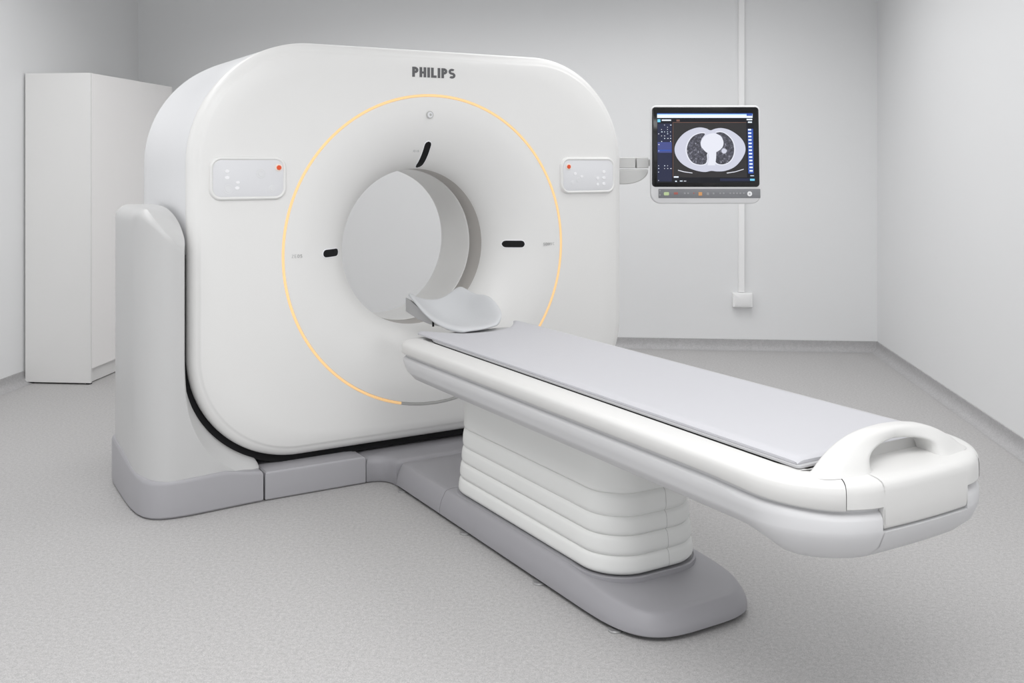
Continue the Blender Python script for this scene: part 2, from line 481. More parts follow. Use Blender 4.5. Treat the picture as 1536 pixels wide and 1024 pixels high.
# laser windows: black stadium-shaped openings that follow the funnel
def funnel_pt(r, a, lift):
    # find y on the funnel at radius r
    if r >= RF: y = 0.0
    else:
        lo, hi = 0.0, 1.0
        for _ in range(40):
            m_ = (lo + hi) / 2
            if funnel_ry(m_)[0] > r: lo = m_
            else: hi = m_
        y = funnel_ry(lo)[1]
        e = .01
        r1, y1 = funnel_ry(max(0, lo - e)); r2, y2 = funnel_ry(min(1, lo + e))
        dr, dy = r2 - r1, y2 - y1; l = math.hypot(dr, dy)
        nr, ny = dy / l, dr / l         # towards the viewer / axis
        return Vector(((r - abs(nr) * lift) * cos(a), y - abs(ny) * lift, ZC + (r - abs(nr) * lift) * sin(a)))
    return Vector((r * cos(a), y - lift, ZC + r * sin(a)))
def laser(a0, r0, r1, hw):
    def stad(u0, u1, h, n=10, m_=14):
        top = []; 
        pts = [(u1 - h + h * cos(t), h * sin(t)) for t in [-PI / 2 + PI * k / n for k in range(n + 1)]]
        pts += [(lerp(u1 - h, u0 + h, k / m_), h) for k in range(1, m_)]
        pts += [(u0 + h + h * cos(t), h * sin(t)) for t in [PI / 2 + PI * k / n for k in range(n + 1)]]
        pts += [(lerp(u0 + h, u1 - h, k / m_), -h) for k in range(1, m_)]
        return pts
    def P(u, w, lift):
        return funnel_pt(math.hypot(u, w), a0 + math.atan2(w, u), lift)
    n, m_ = 10, 14
    a = stad(r0, r1, hw); bb = stad(r0 - .004, r1 + .004, hw + .004)
    mb = MB(); mb.grid([[P(u, w, .0004) for u, w in bb], [P(u, w, .0025) for u, w in offset(bb, .0015)], [P(u, w, .0022) for u, w in a]], closed=True)
    mb2 = MB()
    up = [(lerp(r0, r1, k / 24)) for k in range(25)]
    rows = []
    for u in up:
        e = hw
        if u < r0 + hw: e = math.sqrt(max(0, hw * hw - (r0 + hw - u) ** 2))
        if u > r1 - hw: e = math.sqrt(max(0, hw * hw - (u - r1 + hw) ** 2))
        rows.append([P(u, e * q, .0016) for q in (-1, -.5, 0, .5, 1)])
    mb2.grid(rows)
    w = mb2.build('laser_window', M['black'], ct)
    mb.build('rim', M['btn'], w)
laser(0, .420, .512, .0165)
laser(PI, .420, .512, .0165)
laser(PI / 2, .372, .492, .0165)

# small round camera / lens above the bore
b = MB(); b.disc(.017, (0, .0018), 28, c=(-.015, 1.612), axes=lambda a, z, h: (a, -h, z)); lens = b.build('camera_lens', M['ringgrey'], ct)
b = MB(); b.disc(.0135, (.0018, .0026), 28, c=(-.015, 1.612), axes=lambda a, z, h: (a, -h, z)); b.build('glass', M['panel'], lens)
b = MB(); b.disc(.006, (.0026, .0032), 20, c=(-.013, 1.612), axes=lambda a, z, h: (a, -h, z)); b.build('iris', M['ringgrey'], lens)

# lettering
def stroke(mb, pts, w, y0=-.0012, y1=.001, mi=0):
    """flat ribbon of width w along a polyline in (x, z)"""
    n = len(pts); L = []; R = []
    for i in range(n):
        a = pts[max(0, i - 1)]; c = pts[min(n - 1, i + 1)]
        tx_, tz_ = c[0] - a[0], c[1] - a[1]; l = math.hypot(tx_, tz_)
        nx, nz = -tz_ / l, tx_ / l
        L.append((pts[i][0] + nx * w / 2, pts[i][1] + nz * w / 2)); R.append((pts[i][0] - nx * w / 2, pts[i][1] - nz * w / 2))
    rows = [[(p[0], y0, p[1]) for p in L], [(p[0], y0, p[1]) for p in R], [(p[0], y1, p[1]) for p in R], [(p[0], y1, p[1]) for p in L]]
    mb.grid(rows, wrap=True)
def arc(cx, cz, rx, rz, a0, a1, n=14):
    return [(cx + rx * cos(math.radians(lerp(a0, a1, k / n))), cz + rz * sin(math.radians(lerp(a0, a1, k / n)))) for k in range(n + 1)]
def letters(x0, z0, h, w):
    mb = MB(); s = h; x = x0
    def P(x):
        stroke(mb, [(x + w / 2, z0), (x + w / 2, z0 + h)], w)
        r = h * .31 - w / 2
        cz = z0 + h - w / 2 - r
        stroke(mb, [(x + w, z0 + h - w / 2), (x + .24 * h + .001, z0 + h - w / 2)] + arc(x + .24 * h, cz, r, r, 90, -90) + [(x + w, cz - r)], w)
        return x + .24 * h + r + w / 2
    def H(x):
        W_ = .60 * h
        stroke(mb, [(x + w / 2, z0), (x + w / 2, z0 + h)], w); stroke(mb, [(x + W_ - w / 2, z0), (x + W_ - w / 2, z0 + h)], w)
        stroke(mb, [(x + w, z0 + h * .47), (x + W_ - w, z0 + h * .47)], w * .9); return x + W_
    def I(x): stroke(mb, [(x + w / 2, z0), (x + w / 2, z0 + h)], w); return x + w
    def Lt(x):
        stroke(mb, [(x + w / 2, z0), (x + w / 2, z0 + h)], w); stroke(mb, [(x + w, z0 + w / 2), (x + .50 * h, z0 + w / 2)], w); return x + .50 * h
    def S(x):
        r = (h - w) / 4 ; cx = x + r * 1.08 + w / 2
        p = arc(cx, z0 + h - w / 2 - r, r * 1.05, r, 40, 250, 16) + arc(cx, z0 + w / 2 + r, r * 1.12, r, 70, -140, 16)
        stroke(mb, p, w * .95); return cx + r * 1.1 + w / 2
    g = .105 * h
    for fn in (P, H, I, Lt, I, P, S):
        x = fn(x) + g
    return mb, x - g
mb, xe_ = letters(0, 0, 1, .235)
kx = .219 / xe_
mb = MB(); hgt = .0455
mb, xe_ = letters(0, 0, hgt, hgt * .235)
sc = .219 / xe_
mb.v = [(-.104 + x * sc, y, 1.781 + z) for x, y, z in mb.v]
mb.build('logo_lettering', M['logo'], ct, angle=30)

# tiny engraved markings beside the laser windows
def marking(xc, zc, glyphs, h=.013):
    mb = MB(); x = xc
    for g in glyphs:
        for st in g:
            stroke(mb, [(x + u * h, zc + (w_ - .5) * h) for u, w_ in st], .0020, -.0006, .001)
        x += h * (max(u for st in g for u, _ in st) + .42)
    return mb.build('marking', M['mark'], ct)
gZ = [[(0, 1), (.55, 1), (0, 0), (.55, 0)]]; gE = [[(.5, 1), (0, 1), (0, 0), (.5, 0)], [(0, .5), (.4, .5)]]
gO = [[(.3 + .3 * cos(k * PI / 5), .5 + .5 * sin(k * PI / 5)) for k in range(11)]]
gS = [[(.5, .95), (.1, .95), (.05, .6), (.5, .45), (.5, .05), (.0, .05)]]; gH = [[(0, 0), (0, 1)], [(.5, 0), (.5, 1)], [(0, .5), (.5, .5)]]
gI = [[(0, 0), (.01, 1)]]; gC = [[(.5, .9), (.1, .9), (0, .5), (.1, .1), (.5, .1)]]; gV = [[(0, 1), (.25, 0), (.5, 1)]]
marking(-.662, .999, [gZ, gE, gO, gS]); marking(.598, .998, [gS, gO, gI, gH, gV, gC])
marking(-.098, 1.447, [gI, gE, gC, gO], .009)

# operator control panels on either side of the bore
def stadium_disc(mb, cx, cz, rx, rz, y0, y1, mi=0, n=24):
    mb.slab([(cx + rx * cos(2 * PI * k / n), cz + rz * sin(2 * PI * k / n)) for k in range(n)], [(0, y0), (0, y1 - .0008), (.0008, y1)], mi, axes=lambda a, z, h: (a, -h, z))
def panel(x0, x1, z0, z1, ovals, rounds, red):
    ax = lambda a, z, h: (a, -h, z)
    mb = MB()
    mb.slab(rrect(x0, x1, z0, z1, .046, 12), [(-.004, -.002), (-.001, .006), (.001, .011), (.004, .0135), (.008, .0135), (.0105, .0115), (.012, .0095)], axes=ax)
    p = mb.build('control_panel', M['shell'], ct, angle=50)
    mb = MB(); mb.slab(rrect(x0 + .0125, x1 - .0125, z0 + .0125, z1 - .0125, .034, 12), [(0, .009), (0, .0102), (.001, .0106)], axes=ax)
    mb.build('panel_face', M['panel'], p)
    for cx, cz, rx, rz in ovals:
        mb = MB(); stadium_disc(mb, cx, cz, rx, rz, .0106, .0122); mb.build('button', M['btn'], p)
    for cx, cz, r in rounds:
        mb = MB()
        for rr, h in ((r, .0116), (r * .62, .0126)):
            mb.slab([(cx + rr * cos(2 * PI * k / 28), cz + rr * sin(2 * PI * k / 28)) for k in range(28)], [(0, .0104), (0, h - .0006), (.0012, h), (.003, h - .0004)], axes=ax)
        mb.build('button', M['btn2'], p)
    cx, cz = red
    mb = MB(); stadium_disc(mb, cx, cz, .0158, .0158, .0106, .013); e = mb.build('emergency_button', M['cream'], p)
    e['label'] = 'cream ring of the red emergency button'
    mb = MB(); stadium_disc(mb, cx, cz, .0098, .0098, .013, .0175); tag(mb.build('cap', M['red'], e), 'red push cap')
panel(-1.006, -.690, 1.243, 1.418,
      [(-.937, 1.360, .0095, .007), (-.937, 1.334, .0095, .007), (-.893, 1.314, .008, .006), (-.896, 1.291, .0095, .007)],
      [(-.797, 1.350, .020), (-.932, 1.286, .020), (-.750, 1.286, .015)], (-.722, 1.374))
panel(.694, 1.020, 1.243, 1.418,
      [(.951, 1.348, .0105, .008), (.951, 1.318, .0105, .008), (.951, 1.288, .0105, .008), (.913, 1.316, .0095, .008), (.913, 1.286, .008, .007), (.776, 1.340, .009, .007), (.815, 1.325, .009, .006)],
      [(.795, 1.308, .013), (.762, 1.296, .011)], (.7365, 1.374))

# ------------------------------------------------------------------ patient table
tb = empty('patient_table', ct.matrix_world.translation if False else W(-.36, 4.58), RZ, 'long white patient table on a bellows column with a grey floor plinth', 'patient table')
YT0, YT1, HWT = -.352, -2.575, .352
per = rrect(-HWT, HWT, YT1, YT0, (.20, .20, .10, .10), 24, 40)     # CCW, starts at end-left corner
# give the end a soft outward curve
def bow(p):
    x, y = p
    if y < -2.3: y -= .030 * (1 - (x / HWT) ** 2) * min(1, (-2.3 - y) / .3)
    if y > -.45: y += .012 * (1 - (x / HWT) ** 2)
    return (x, y)
per = [bow(p) for p in per]
NP = len(per)
capI = [i for i in range(NP) if per[i][1] < -2.40]
# seam where the perimeter passes |x| = .27 near the end
sl = min((i for i in range(NP) if per[i][0] < 0 and per[i][1] < -2.4), key=lambda i: abs(per[i][0] + .240))
sr = min((i for i in range(NP) if per[i][0] > 0 and per[i][1] < -2.4), key=lambda i: abs(per[i][0] - .240))
prof = [(.012, .629), (.003, .631), (0, .635), (.0005, .659), (.0025, .667), (.008, .6725), (.020, .6758), (.045, .6785), (.070, .6805), (.086, .6810)]
def dip(y): return .016 * max(0, min(1, (-2.20 - y) / .35)) ** 1.5
def prow(ins, z): return [(p[0], p[1], z - dip(p0[1]) * max(0, min(1, (.676 - z) / .03))) for p, p0 in zip(offset(per, ins), per)]
rows = [prow(*q) for q in prof]
rows.append([(p[0], p[1], .672) for p in offset(per, .092)])
# rails: perimeter from sr round the front to sl
idx = list(range(sr, NP)) + list(range(0, sl + 1))
b = MB(); b.grid([[r[i] for i in idx] for r in rows])
# deck below the cradle
ins = offset(per, .091)
deck = [ins[i] for i in idx]
h_ = len(deck) // 2
b.grid([[(deck[i][0], deck[i][1], .674), (deck[len(deck) - 1 - i][0], deck[len(deck) - 1 - i][1], .674)] for i in range(h_)])
b.build('side_rails', M['tablew'], tb, angle=40)
# end cap: wraps the end, its centre part reaching lower as an apron
AX = .152
MAP = []                                  # (index, fraction) with doubled columns where the end crosses |x| = AX
for i, p in enumerate(per):
    MAP.append((i, 0.0))
    q = per[(i + 1) % NP]
    if p[1] < -2.5 and q[1] < -2.5:
        for X in (-AX, AX):
            if p[0] < X <= q[0]:
                for e in (-.004, -.0004, .0004, .004):
                    MAP.append((i, (X + e - p[0]) / (q[0] - p[0])))
MAP.sort()
def off2(ins_):
    o = offset(per, ins_)
    return [(lerp(o[i][0], o[(i + 1) % NP][0], f), lerp(o[i][1], o[(i + 1) % NP][1], f)) for i, f in MAP]
per2 = off2(0)
N2 = len(per2)
sl2 = min((i for i in range(N2) if per2[i][0] < 0 and per2[i][1] < -2.4), key=lambda i: abs(per2[i][0] + .240))
sr2 = min((i for i in range(N2) if per2[i][0] > 0 and per2[i][1] < -2.4), key=lambda i: abs(per2[i][0] - .240))
idc = list(range(sl2, sr2 + 1))
b = MB()
g = .0022
off = {}
def pin(i, ins_):
    if ins_ not in off: off[ins_] = off2(ins_)
    p = off[ins_][i]; return (p[0] * (1 - g / .27), p[1])
def zlow(x):
    a = AX - abs(x)
    if a < 0: return .631 - .0145
    return .567 + .010 * max(0, 1 - a / .0045)
crow = []
for ins_, f in ((.030, 0.0), (.006, 0.0), (.002, .04), (.0, .12), (.0, .6)):
    crow.append([(*pin(i, ins_), lerp(zlow(per2[i][0]), .642, f)) for i in idc])
for r in prof[3:9]:
    crow.append([(*pin(i, r[0]), r[1] + .0015 - dip(per2[i][1]) * max(0, min(1, (.676 - r[1]) / .03))) for i in idc])
tq = [(max(-.262, min(.262, per2[i][0] * 1.10)), -2.453, .681 + .024 * max(0, min(1, (.19 - abs(per2[i][0])) / .06))) for i in idc]
base = crow[-1]
for t in (.12, .3, .5, .7, .82, .88, .94, 1):
    crow.append([(lerp(p[0], q[0], t), lerp(p[1], q[1], t), lerp(p[2], min(q[2], .681), t) + .005 * sin(PI * t) + max(0, q[2] - .681) * max(0, (t - .82) / .18)) for p, q in zip(base, tq)])
crow.append([(q[0], q[1], .672) for q in tq])
b.grid(crow)
cap = b.build('end_cap', M['tablew'], tb, angle=40, merge=False)
# handle: an arch whose broad legs flow into the cap
def pl_interp(tab, n):
    L = [0]
    for p, q in zip(tab, tab[1:]): L.append(L[-1] + math.hypot(p[0] - q[0], p[1] - q[1]))
    res = []
    for k in range(n):
        x = L[-1] * k / (n - 1); j = 0
        while j < len(L) - 2 and L[j + 1] < x: j += 1
        f = (x - L[j]) / (L[j + 1] - L[j])
        p0 = tab[max(j - 1, 0)]; p1 = tab[j]; p2 = tab[j + 1]; p3 = tab[min(j + 2, len(tab) - 1)]
        res.append(tuple(.5 * (2 * p1[q] + (p2[q] - p0[q]) * f + (2 * p0[q] - 5 * p1[q] + 4 * p2[q] - p3[q]) * f * f + (3 * p1[q] - p0[q] - 3 * p2[q] + p3[q]) * f ** 3) for q in (0, 1)))
    return res
Lo = [(-.264, .6775), (-.246, .686), (-.226, .700), (-.196, .718), (-.160, .735), (-.115, .749), (-.060, .757), (0, .760)]
Li = [(-.118, .680), (-.116, .694), (-.111, .706), (-.099, .716), (-.078, .7225), (-.052, .7265), (-.026, .7285), (0, .729)]
nh = 20
O_ = pl_interp(Lo, nh); I_ = pl_interp(Li, nh)
O_ = O_ + [(-x, z) for x, z in O_[-2::-1]]; I_ = I_ + [(-x, z) for x, z in I_[-2::-1]]
b = MB(); rows = []
for k, (o_, i_) in enumerate(zip(O_, I_)):
    u = abs(lerp(-1, 1, k / (len(O_) - 1)))
    yf = -2.508 - .022 * u ** 3 ; yb = -2.455 - .004 * u
    yf += .012 * (u ** 2) * 0
    sec_ = []
    n = 24
    for j in range(n):
        q = 2 * PI * j / n
        cq, sq = cos(q), sin(q)
        a_ = math.copysign(abs(cq) ** .62, cq) * .5 + .5       # 0 inner .. 1 outer
        v_ = math.copysign(abs(sq) ** .62, sq) * .5 + .5       # 0 front .. 1 back
        lean = -.030 * (1 - a_) * u                            # legs spread forward at the foot
        sec_.append((lerp(i_[0], o_[0], a_), lerp(yf + lean, yb, v_), lerp(i_[1], o_[1], a_)))
    rows.append(sec_)
b.grid(rows, closed=True, cap0=True, cap1=True)
b.build('handle', M['tablew'], cap, angle=75)

# grey underbody: boat-like tub below the rails, recessed behind the apron
ub = [(0.012, .633), (.017, .628), (.019, .617), (.008, .609), (.006, .600), (.010, .578), (.016, .561), (.0165, .558), (.022, .550), (.040, .530), (.075, .512), (.13, .500), (.16, .497)]
ue = [(0.012, .633), (.015, .629), (.016, .624), (.008, .619), (.003, .610), (.001, .590), (.001, .566), (.001, .5635), (.003, .551), (.016, .522), (.048, .493), (.10, .473), (.15, .466)]
b = MB(); rows = []
lpc = {}
for k, ((i1, z1), (i2, z2)) in enumerate(zip(ub, ue)):
    la, lb = off2(i1), off2(i2)
    lr = off2(.020)
    row = []
    for p, q, r_, p0 in zip(la, lb, lr, per2):
        w = max(0, min(1, (-2.30 - p0[1]) / .20)); w = w * w * (3 - 2 * w)
        x, y, z = lerp(p[0], q[0], w), lerp(p[1], q[1], w), lerp(z1, z2, w)
        if p0[1] < -2.5 and abs(p0[0]) < AX and k <= 6: x, y = r_[0], r_[1]
        if p0[1] < -2.5 and abs(p0[0]) < AX and k == 7: z = .561
        if k <= 4: z -= dip(p0[1])
        if p0[1] > -.60 and k >= 5:         # front end sweeps back
            f = max(0, (p0[1] + .60) / .27); y -= .010 * f * (k - 4)
        row.append((x, y, z))
    rows.append(row)
b.grid(rows, closed=True, cap1=True, cap0=True)
b.build('underbody', M['under'], tb, angle=40, merge=False)

# bellows column
CX, CY0, CY1 = .186, -.560, -1.605
colp = rrect(-CX, CX, CY1, CY0, .125, 16, 10)
prof_c = [(-.010, .108)]
lv = [(.112, .168, .026, .019), (.168, .228, .021, .014), (.228, .286, .014, .008), (.286, .357, .009, .004)]
for z0, z1, o0, o1 in lv:
    n = 9
    for k in range(n + 1):
        t = k / n
        bl = lerp(o0, o1, t) * 1.0 + .006 * (1 - abs(2 * t - 1) ** 3.0) - .006
        if k == 0: bl -= .003
        if k == n: bl -= .005
        prof_c.append((-bl, lerp(z0, z1, t)))
prof_c += [(.000, .359), (-.002, .363), (-.003, .372), (-.003, .43), (-.006, .47), (-.014, .492), (-.030, .505), (-.05, .51)]
b = MB(); b.slab(colp, prof_c)
colo = b.build('bellows_column', M['bellow'], tb, angle=50)
# vertical seam on the end face
b = MB()
rows = []
for ins_, z in prof_c[1:-5]:
    lp = offset(colp, ins_ - .0004); ym = min(p[1] for p in lp)
    rows.append([(.030, ym, z), (.0318, ym, z)])
b.grid(rows); b.build('seam', M['ringgrey'], colo)

# plinth
def zs(y): return 1.0 if y > -1.42 else lerp(1.0, .72, min(1, (-1.42 - y) / .42))
pp = [(.008, .010), (.0, .016), (.0, .034), (.003, .050), (.010, .070), (.022, .093), (.028, .1005), (.034, .1035), (.05, .106)]
ws = .256
U = [(-ws, -.578)]
for k in range(1, 24): U.append((-ws, lerp(-.578, -1.50, k / 24)))
nc = 40
for k in range(nc * 2 + 1):
    t = -PI + PI * k / (2 * nc)
    e = .56
    cx_, sy_ = cos(t), sin(t)
    U.append((ws * math.copysign(abs(cx_) ** e, cx_), -1.50 - .350 * abs(sy_) ** e))
for k in range(23, -1, -1): U.append((ws, lerp(-.578, -1.50, k / 24)))
b = MB(); rows = []
for ins_, z in pp:
    lp = offset(U, ins_, closed=False)
    lp[0] = (-ws + ins_, -.578); lp[-1] = (ws - ins_, -.578)
    rows.append([(p[0], p[1], z * (zs(p0[1]) if z > .03 else 1)) for p, p0 in zip(lp, U)])
b.grid(rows)
lr = rows[-1]; n = len(lr)
fill = [[tuple(lerp(lr[i][q], lr[n - 1 - i][q], f) for q in range(3)) for f in (0, .25, .5, .75, 1)] for i in range(n // 2 + 1)]
b.grid(fill)
b.add([r[0] for r in rows] + [r[-1] for r in rows][::-1], [tuple(range(2 * len(rows)))])
b.build('plinth', M['grey'], tb, angle=25)
# front part of the plinth, behind a thin joint
def cross(y, dz=0, dx=0): 
    L = [(-ws + i_ + dx, y, z + dz) for i_, z in pp]
    return L + [(-p[0], p[1], p[2]) for p in L][::-1]
b = MB(); b.grid([cross(y, 0, 0) for y in (-.575, -.4, -.22)] + [cross(-.172, -.001, .001), cross(-.160, -.004, .004), cross(-.153, -.010, .010)])
b.add(cross(-.575), [tuple(range(2 * len(pp)))]); b.add(cross(-.153, -.010, .010), [tuple(range(2 * len(pp)))])
b.build('plinth_front', M['grey'], tb, angle=35)
# concave transition from the gantry base to the plinth
left = [(-.341, .45), (-.341, -.040), (-.325, -.041), (-.305, -.045), (-.285, -.054), (-.268, -.070), (-.257, -.092), (-.251, -.12), (-.249, -.153)]
plan = left + [(-x, y) for x, y in left[::-1]]
b = MB(); b.slab(plan, [(.004, .004), (0, .010), (0, .080), (.004, .094), (.012, .103), (.022, .108), (.032, .110)])
b.build('transition_cover', M['grey'], tb, angle=40)
# raised collar round the bellows
b = MB(); b.slab(rrect(-CX - .031, CX + .031, CY1 - .032, CY0 + .034, .152, 14, 8), [(0, .090), (.0, .1050), (.003, .1066), (.007, .1066), (.010, .1040)])
b.build('column_collar', M['grey'], tb, angle=35)
# levelling feet
for sx in (-1, 1):
    for y in (-.22, -.78, -1.30, -1.70):
        b = MB(); x = sx * (.250 if y > -1.6 else .236)
        b.disc(.022, (0, .007), 20, c=(x, y)); b.disc(.009, (.006, .03), 12, c=(x - sx * .016, y))
        b.build('levelling_foot', M['steel'], tb)

# cradle: thin carbon table top carrying the pad
def front_curve(x):
    a = abs(x) / .262
    return -.345 if a > 1 else -.345
b = MB()
cp = rrect(-.2625, .2625, -2.448, -.40, (.01, .01, .16, .16), 8, 20)
b.slab(cp, [(.004, .6825), (.001, .6828), (0, .6838), (0, .6885), (.0015, .690)])
b.build('cradle', M['cradle'], tb, angle=40)
b = MB(); b.slab(rrect(-.2615, .2615, -2.45, -.42, .15, 8, 20), [(0, .672), (0, .6826)])  # black strip paints the shade between cradle and rails
tag(b.build('gap_shade_strip', M['black'], tb), 'black strip for the shaded gap along the table top')

# ------------------------------------------------------------------ mattress pad
pad = empty('mattress_pad', W(-.36, 4.58) + Matrix.Rotation(RZ, 3, 'Z') @ Vector((0, 0, .690)), RZ, 'long thin pale grey mattress pad lying on the patient table', 'mattress')
def pad_front(x):
    a = abs(x) / .258
    return -.022 * (1 - x / .258) + .004 + (-.318 - .175 * max(0, 1 - (a / .92) ** 2.4) if a < .92 else -.318 - .025 * ((a - .92) / .08) ** 2)
nx = 44
xs = [-.258 + .516 * k / nx for k in range(nx + 1)]
def sec(t):
    """cross strip at parameter t from front to end"""
    out = []
    for x in xs: out.append((x, lerp(pad_front(x), -2.438, t)))
    return out
b = MB()
def ztop(x):
    a = abs(x) / .258
    return .0140 - .0015 * (1 - a ** 2) - (.007 * max(0, (a - .90) / .10) ** 2)
ts = [0, .004, .012, .03] + [k / 30 for k in range(2, 30)] + [.988, .996, 1]
top = []
for t in ts:
    edge = min(1, t / .012, (1 - t) / .006) if 0 < t < 1 else 0
    top.append([(x, y, ztop(x) - .006 * (1 - edge) ** 2) for x, y in sec(t)])
bot = [[(x, y, .0005) for x, y in sec(t)] for t in ts]
b.grid(top); b.grid(bot)
for rr, bb_ in ((top, bot),):
    b.grid([rr[0], bb_[0]]); b.grid([rr[-1], bb_[-1]])
    b.grid([[r[0] for r in rr], [(r[0][0], r[0][1], .005) for r in rr], [r[0] for r in bb_]]); b.grid([[r[-1] for r in rr], [r[-1] for r in bb_]])
b.build('pad', M['pad'], pad, angle=50)

# ------------------------------------------------------------------ headrest
hd = empty('headrest', W(-.36, 4.58) + Matrix.Rotation(RZ, 3, 'Z') @ Vector((0, -.33, .690)), RZ, 'grey scooped head support at the gantry end of the patient table', 'headrest')
HO = Vector((0, -.33, .690))
# cross sections, far (gantry) to near: y, [(x, z) ...] left rim to right rim
secs = [
    (-.010, [(-.134, .815), (-.114, .812), (-.086, .796), (-.042, .783), (.000, .780), (.040, .785), (.080, .804), (.112, .826), (.138, .832)]),
    (-.060, [(-.148, .810), (-.125, .803), (-.092, .776), (-.044, .752), (.000, .746), (.042, .752), (.086, .776), (.122, .810), (.150, .818)]),
    (-.130, [(-.155, .790), (-.132, .785), (-.098, .752), (-.046, .722), (.000, .714), (.045, .720), (.092, .745), (.132, .790), (.162, .800)]),
    (-.200, [(-.158, .764), (-.134, .760), (-.100, .732), (-.047, .703), (.000, .697), (.046, .701), (.096, .726), (.138, .792), (.168, .816)]),
    (-.280, [(-.156, .738), (-.133, .738), (-.100, .718), (-.048, .700), (.000, .696), (.046, .698), (.096, .718), (.140, .774), (.172, .792)]),
    (-.350, [(-.146, .720), (-.126, .724), (-.096, .716), (-.050, .705), (-.004, .701), (.042, .704), (.090, .720), (.130, .750), (.160, .760)]),
    (-.415, [(-.126, .708), (-.108, .713), (-.082, .714), (-.046, .712), (-.008, .711), (.034, .714), (.072, .722), (.102, .734), (.126, .738)]),
    (-.465, [(-.088, .703), (-.076, .706), (-.058, .708), (-.036, .709), (-.012, .710), (.014, .712), (.036, .715), (.056, .718), (.072, .719)]),
]
b = MB()
topr = [[Vector((x, y, z)) - HO for x, z in s] for y, s in secs]
botr = [[Vector((x * .97, y, max(z - .016, .6912))) - HO for x, z in s] for y, s in secs]
nr, nc_ = len(topr), 9
verts = [p for r in topr for p in r] + [p for r in botr for p in r]
F = []
o = nr * nc_
for i in range(nr - 1):
    for j in range(nc_ - 1):
        F.append((i * nc_ + j, i * nc_ + j + 1, (i + 1) * nc_ + j + 1, (i + 1) * nc_ + j))
        F.append((o + i * nc_ + j, o + (i + 1) * nc_ + j, o + (i + 1) * nc_ + j + 1, o + i * nc_ + j + 1))
loop = [j for j in range(nc_)] + [i * nc_ + nc_ - 1 for i in range(1, nr)] + [(nr - 1) * nc_ + j for j in range(nc_ - 2, -1, -1)] + [i * nc_ for i in range(nr - 2, 0, -1)]
for k in range(len(loop)):
    a, c = loop[k], loop[(k + 1) % len(loop)]
    F.append((a, c, o + c, o + a))
b.add(verts, F)
b.build('cup', M['rest'], hd, angle=0, subsurf=2)
# holder under the cup
b = MB()
hv = []
for y, x0, x1, z0, z1 in ((-.002, -.138, .11, .728, .792), (-.05, -.140, .12, .722, .786), (-.11, -.128, .12, .705, .760), (-.18, -.110, .11, .693, .735), (-.26, -.090, .09, .6905, .698)):
    zc = {-.002: .752, -.05: .722, -.11: .699, -.18: .692, -.26: .6908}[y]
    hv.append([Vector(p) - HO for p in ((x0, y, z0), (x0, y, z1), (lerp(x0, x1, .2), y, lerp(z1, zc, .7)), (lerp(x0, x1, .4), y, zc), (lerp(x0, x1, .65), y, zc), (x1, y, z1), (x1, y, z0), (lerp(x0, x1, .5), y, min(z0, zc) - .010 if y > -.1 else .6902))])
b.grid(hv, closed=True, cap0=True, cap1=True)
b.build('holder', M['restdark'], hd, bevel=.004)
b = MB(); b.tube([Vector((-.140, -.285, .700)) - HO, Vector((-.140, -.285, .722)) - HO], .0045, 10); b.build('locking_pin', M['black'], hd)

# ------------------------------------------------------------------ monitor on its arm
MD = 5.20
def mw(u, v, d=MD): return W((u - 768) / 1508 * d, d, 1.4 - (v - 242) / 1508 * d)
mc = mw(1059.5, 305)
mon = empty('monitor', mc, TH, 'flat monitor showing a grey lung scan, held beside the gantry on a short arm', 'monitor')
tilt = empty
px = MD / 1508.0
def mx(u): return (u - 1059.5) * px
def mz(v): return (305 - v) * px
Mt = Matrix.Rotation(math.radians(-2.0), 4, 'X')
def mp(a, z, h):       # a: x, z: height, h: towards the viewer
    k = 1 + .010 * (.5 - z / (148 * px))
    v = Mt @ Vector((a * k, -h, z))
    return (v.x, v.y, v.z)
b = MB()
b.slab(rrect(mx(976.5), mx(1142.5), mz(305.5), mz(157.5), (.055, .055, .030, .030), 10, 1), [(.05, -.055), (.02, -.052), (.004, -.040), (0, -.030), (0, -.008), (.0015, -.003), (.004, -.001), (.006, 0)], axes=mp)
b.build('housing', M['mon'], mon, angle=40)
b = MB(); b.slab(rrect(mx(978.3), mx(1139.2), mz(280.2), mz(160.2), .018, 8), [(0, -.001), (0, .0012), (.0012, .002)], axes=mp)
scr = b.build('screen', M['gloss'], mon)
E_ = [glow('screen_black', (.006, .007, .012), .8), glow('screen_navy', (.018, .022, .055), .8), glow('screen_blue', (.03, .08, .36), .9), glow('screen_light_blue', (.30, .52, .90), 1),
      glow('screen_white', (.72, .80, .92), .95), glow('screen_tissue', (.52, .53, .62), .9), None, glow('screen_panel_grey', (.028, .026, .028), .8), glow('screen_violet', (.06, .075, .24), .8), glow('screen_brown', (.18, .09, .07), .8), glow('screen_cyan', (.16, .55, .80), .9), glow('screen_bright', (.66, .67, .74), .9)]
lm = bpy.data.materials.new('screen_lung'); lm.use_nodes = True
nt = lm.node_tree; bs = nt.nodes['Principled BSDF']; bs.inputs['Base Color'].default_value = (.02, .02, .02, 1); bs.inputs['Roughness'].default_value = .3
tc = nt.nodes.new('ShaderNodeTexCoord'); nz = nt.nodes.new('ShaderNodeTexNoise'); nz.inputs['Scale'].default_value = 95; nz.inputs['Detail'].default_value = 6; nz.inputs['Roughness'].default_value = .75
cr = nt.nodes.new('ShaderNodeValToRGB')
cr.color_ramp.elements[0].position = .42; cr.color_ramp.elements[0].color = (.012, .012, .022, 1)
cr.color_ramp.elements[1].position = .74; cr.color_ramp.elements[1].color = (.70, .70, .80, 1)
e_ = cr.color_ramp.elements.new(.58); e_.color = (.07, .07, .10, 1)
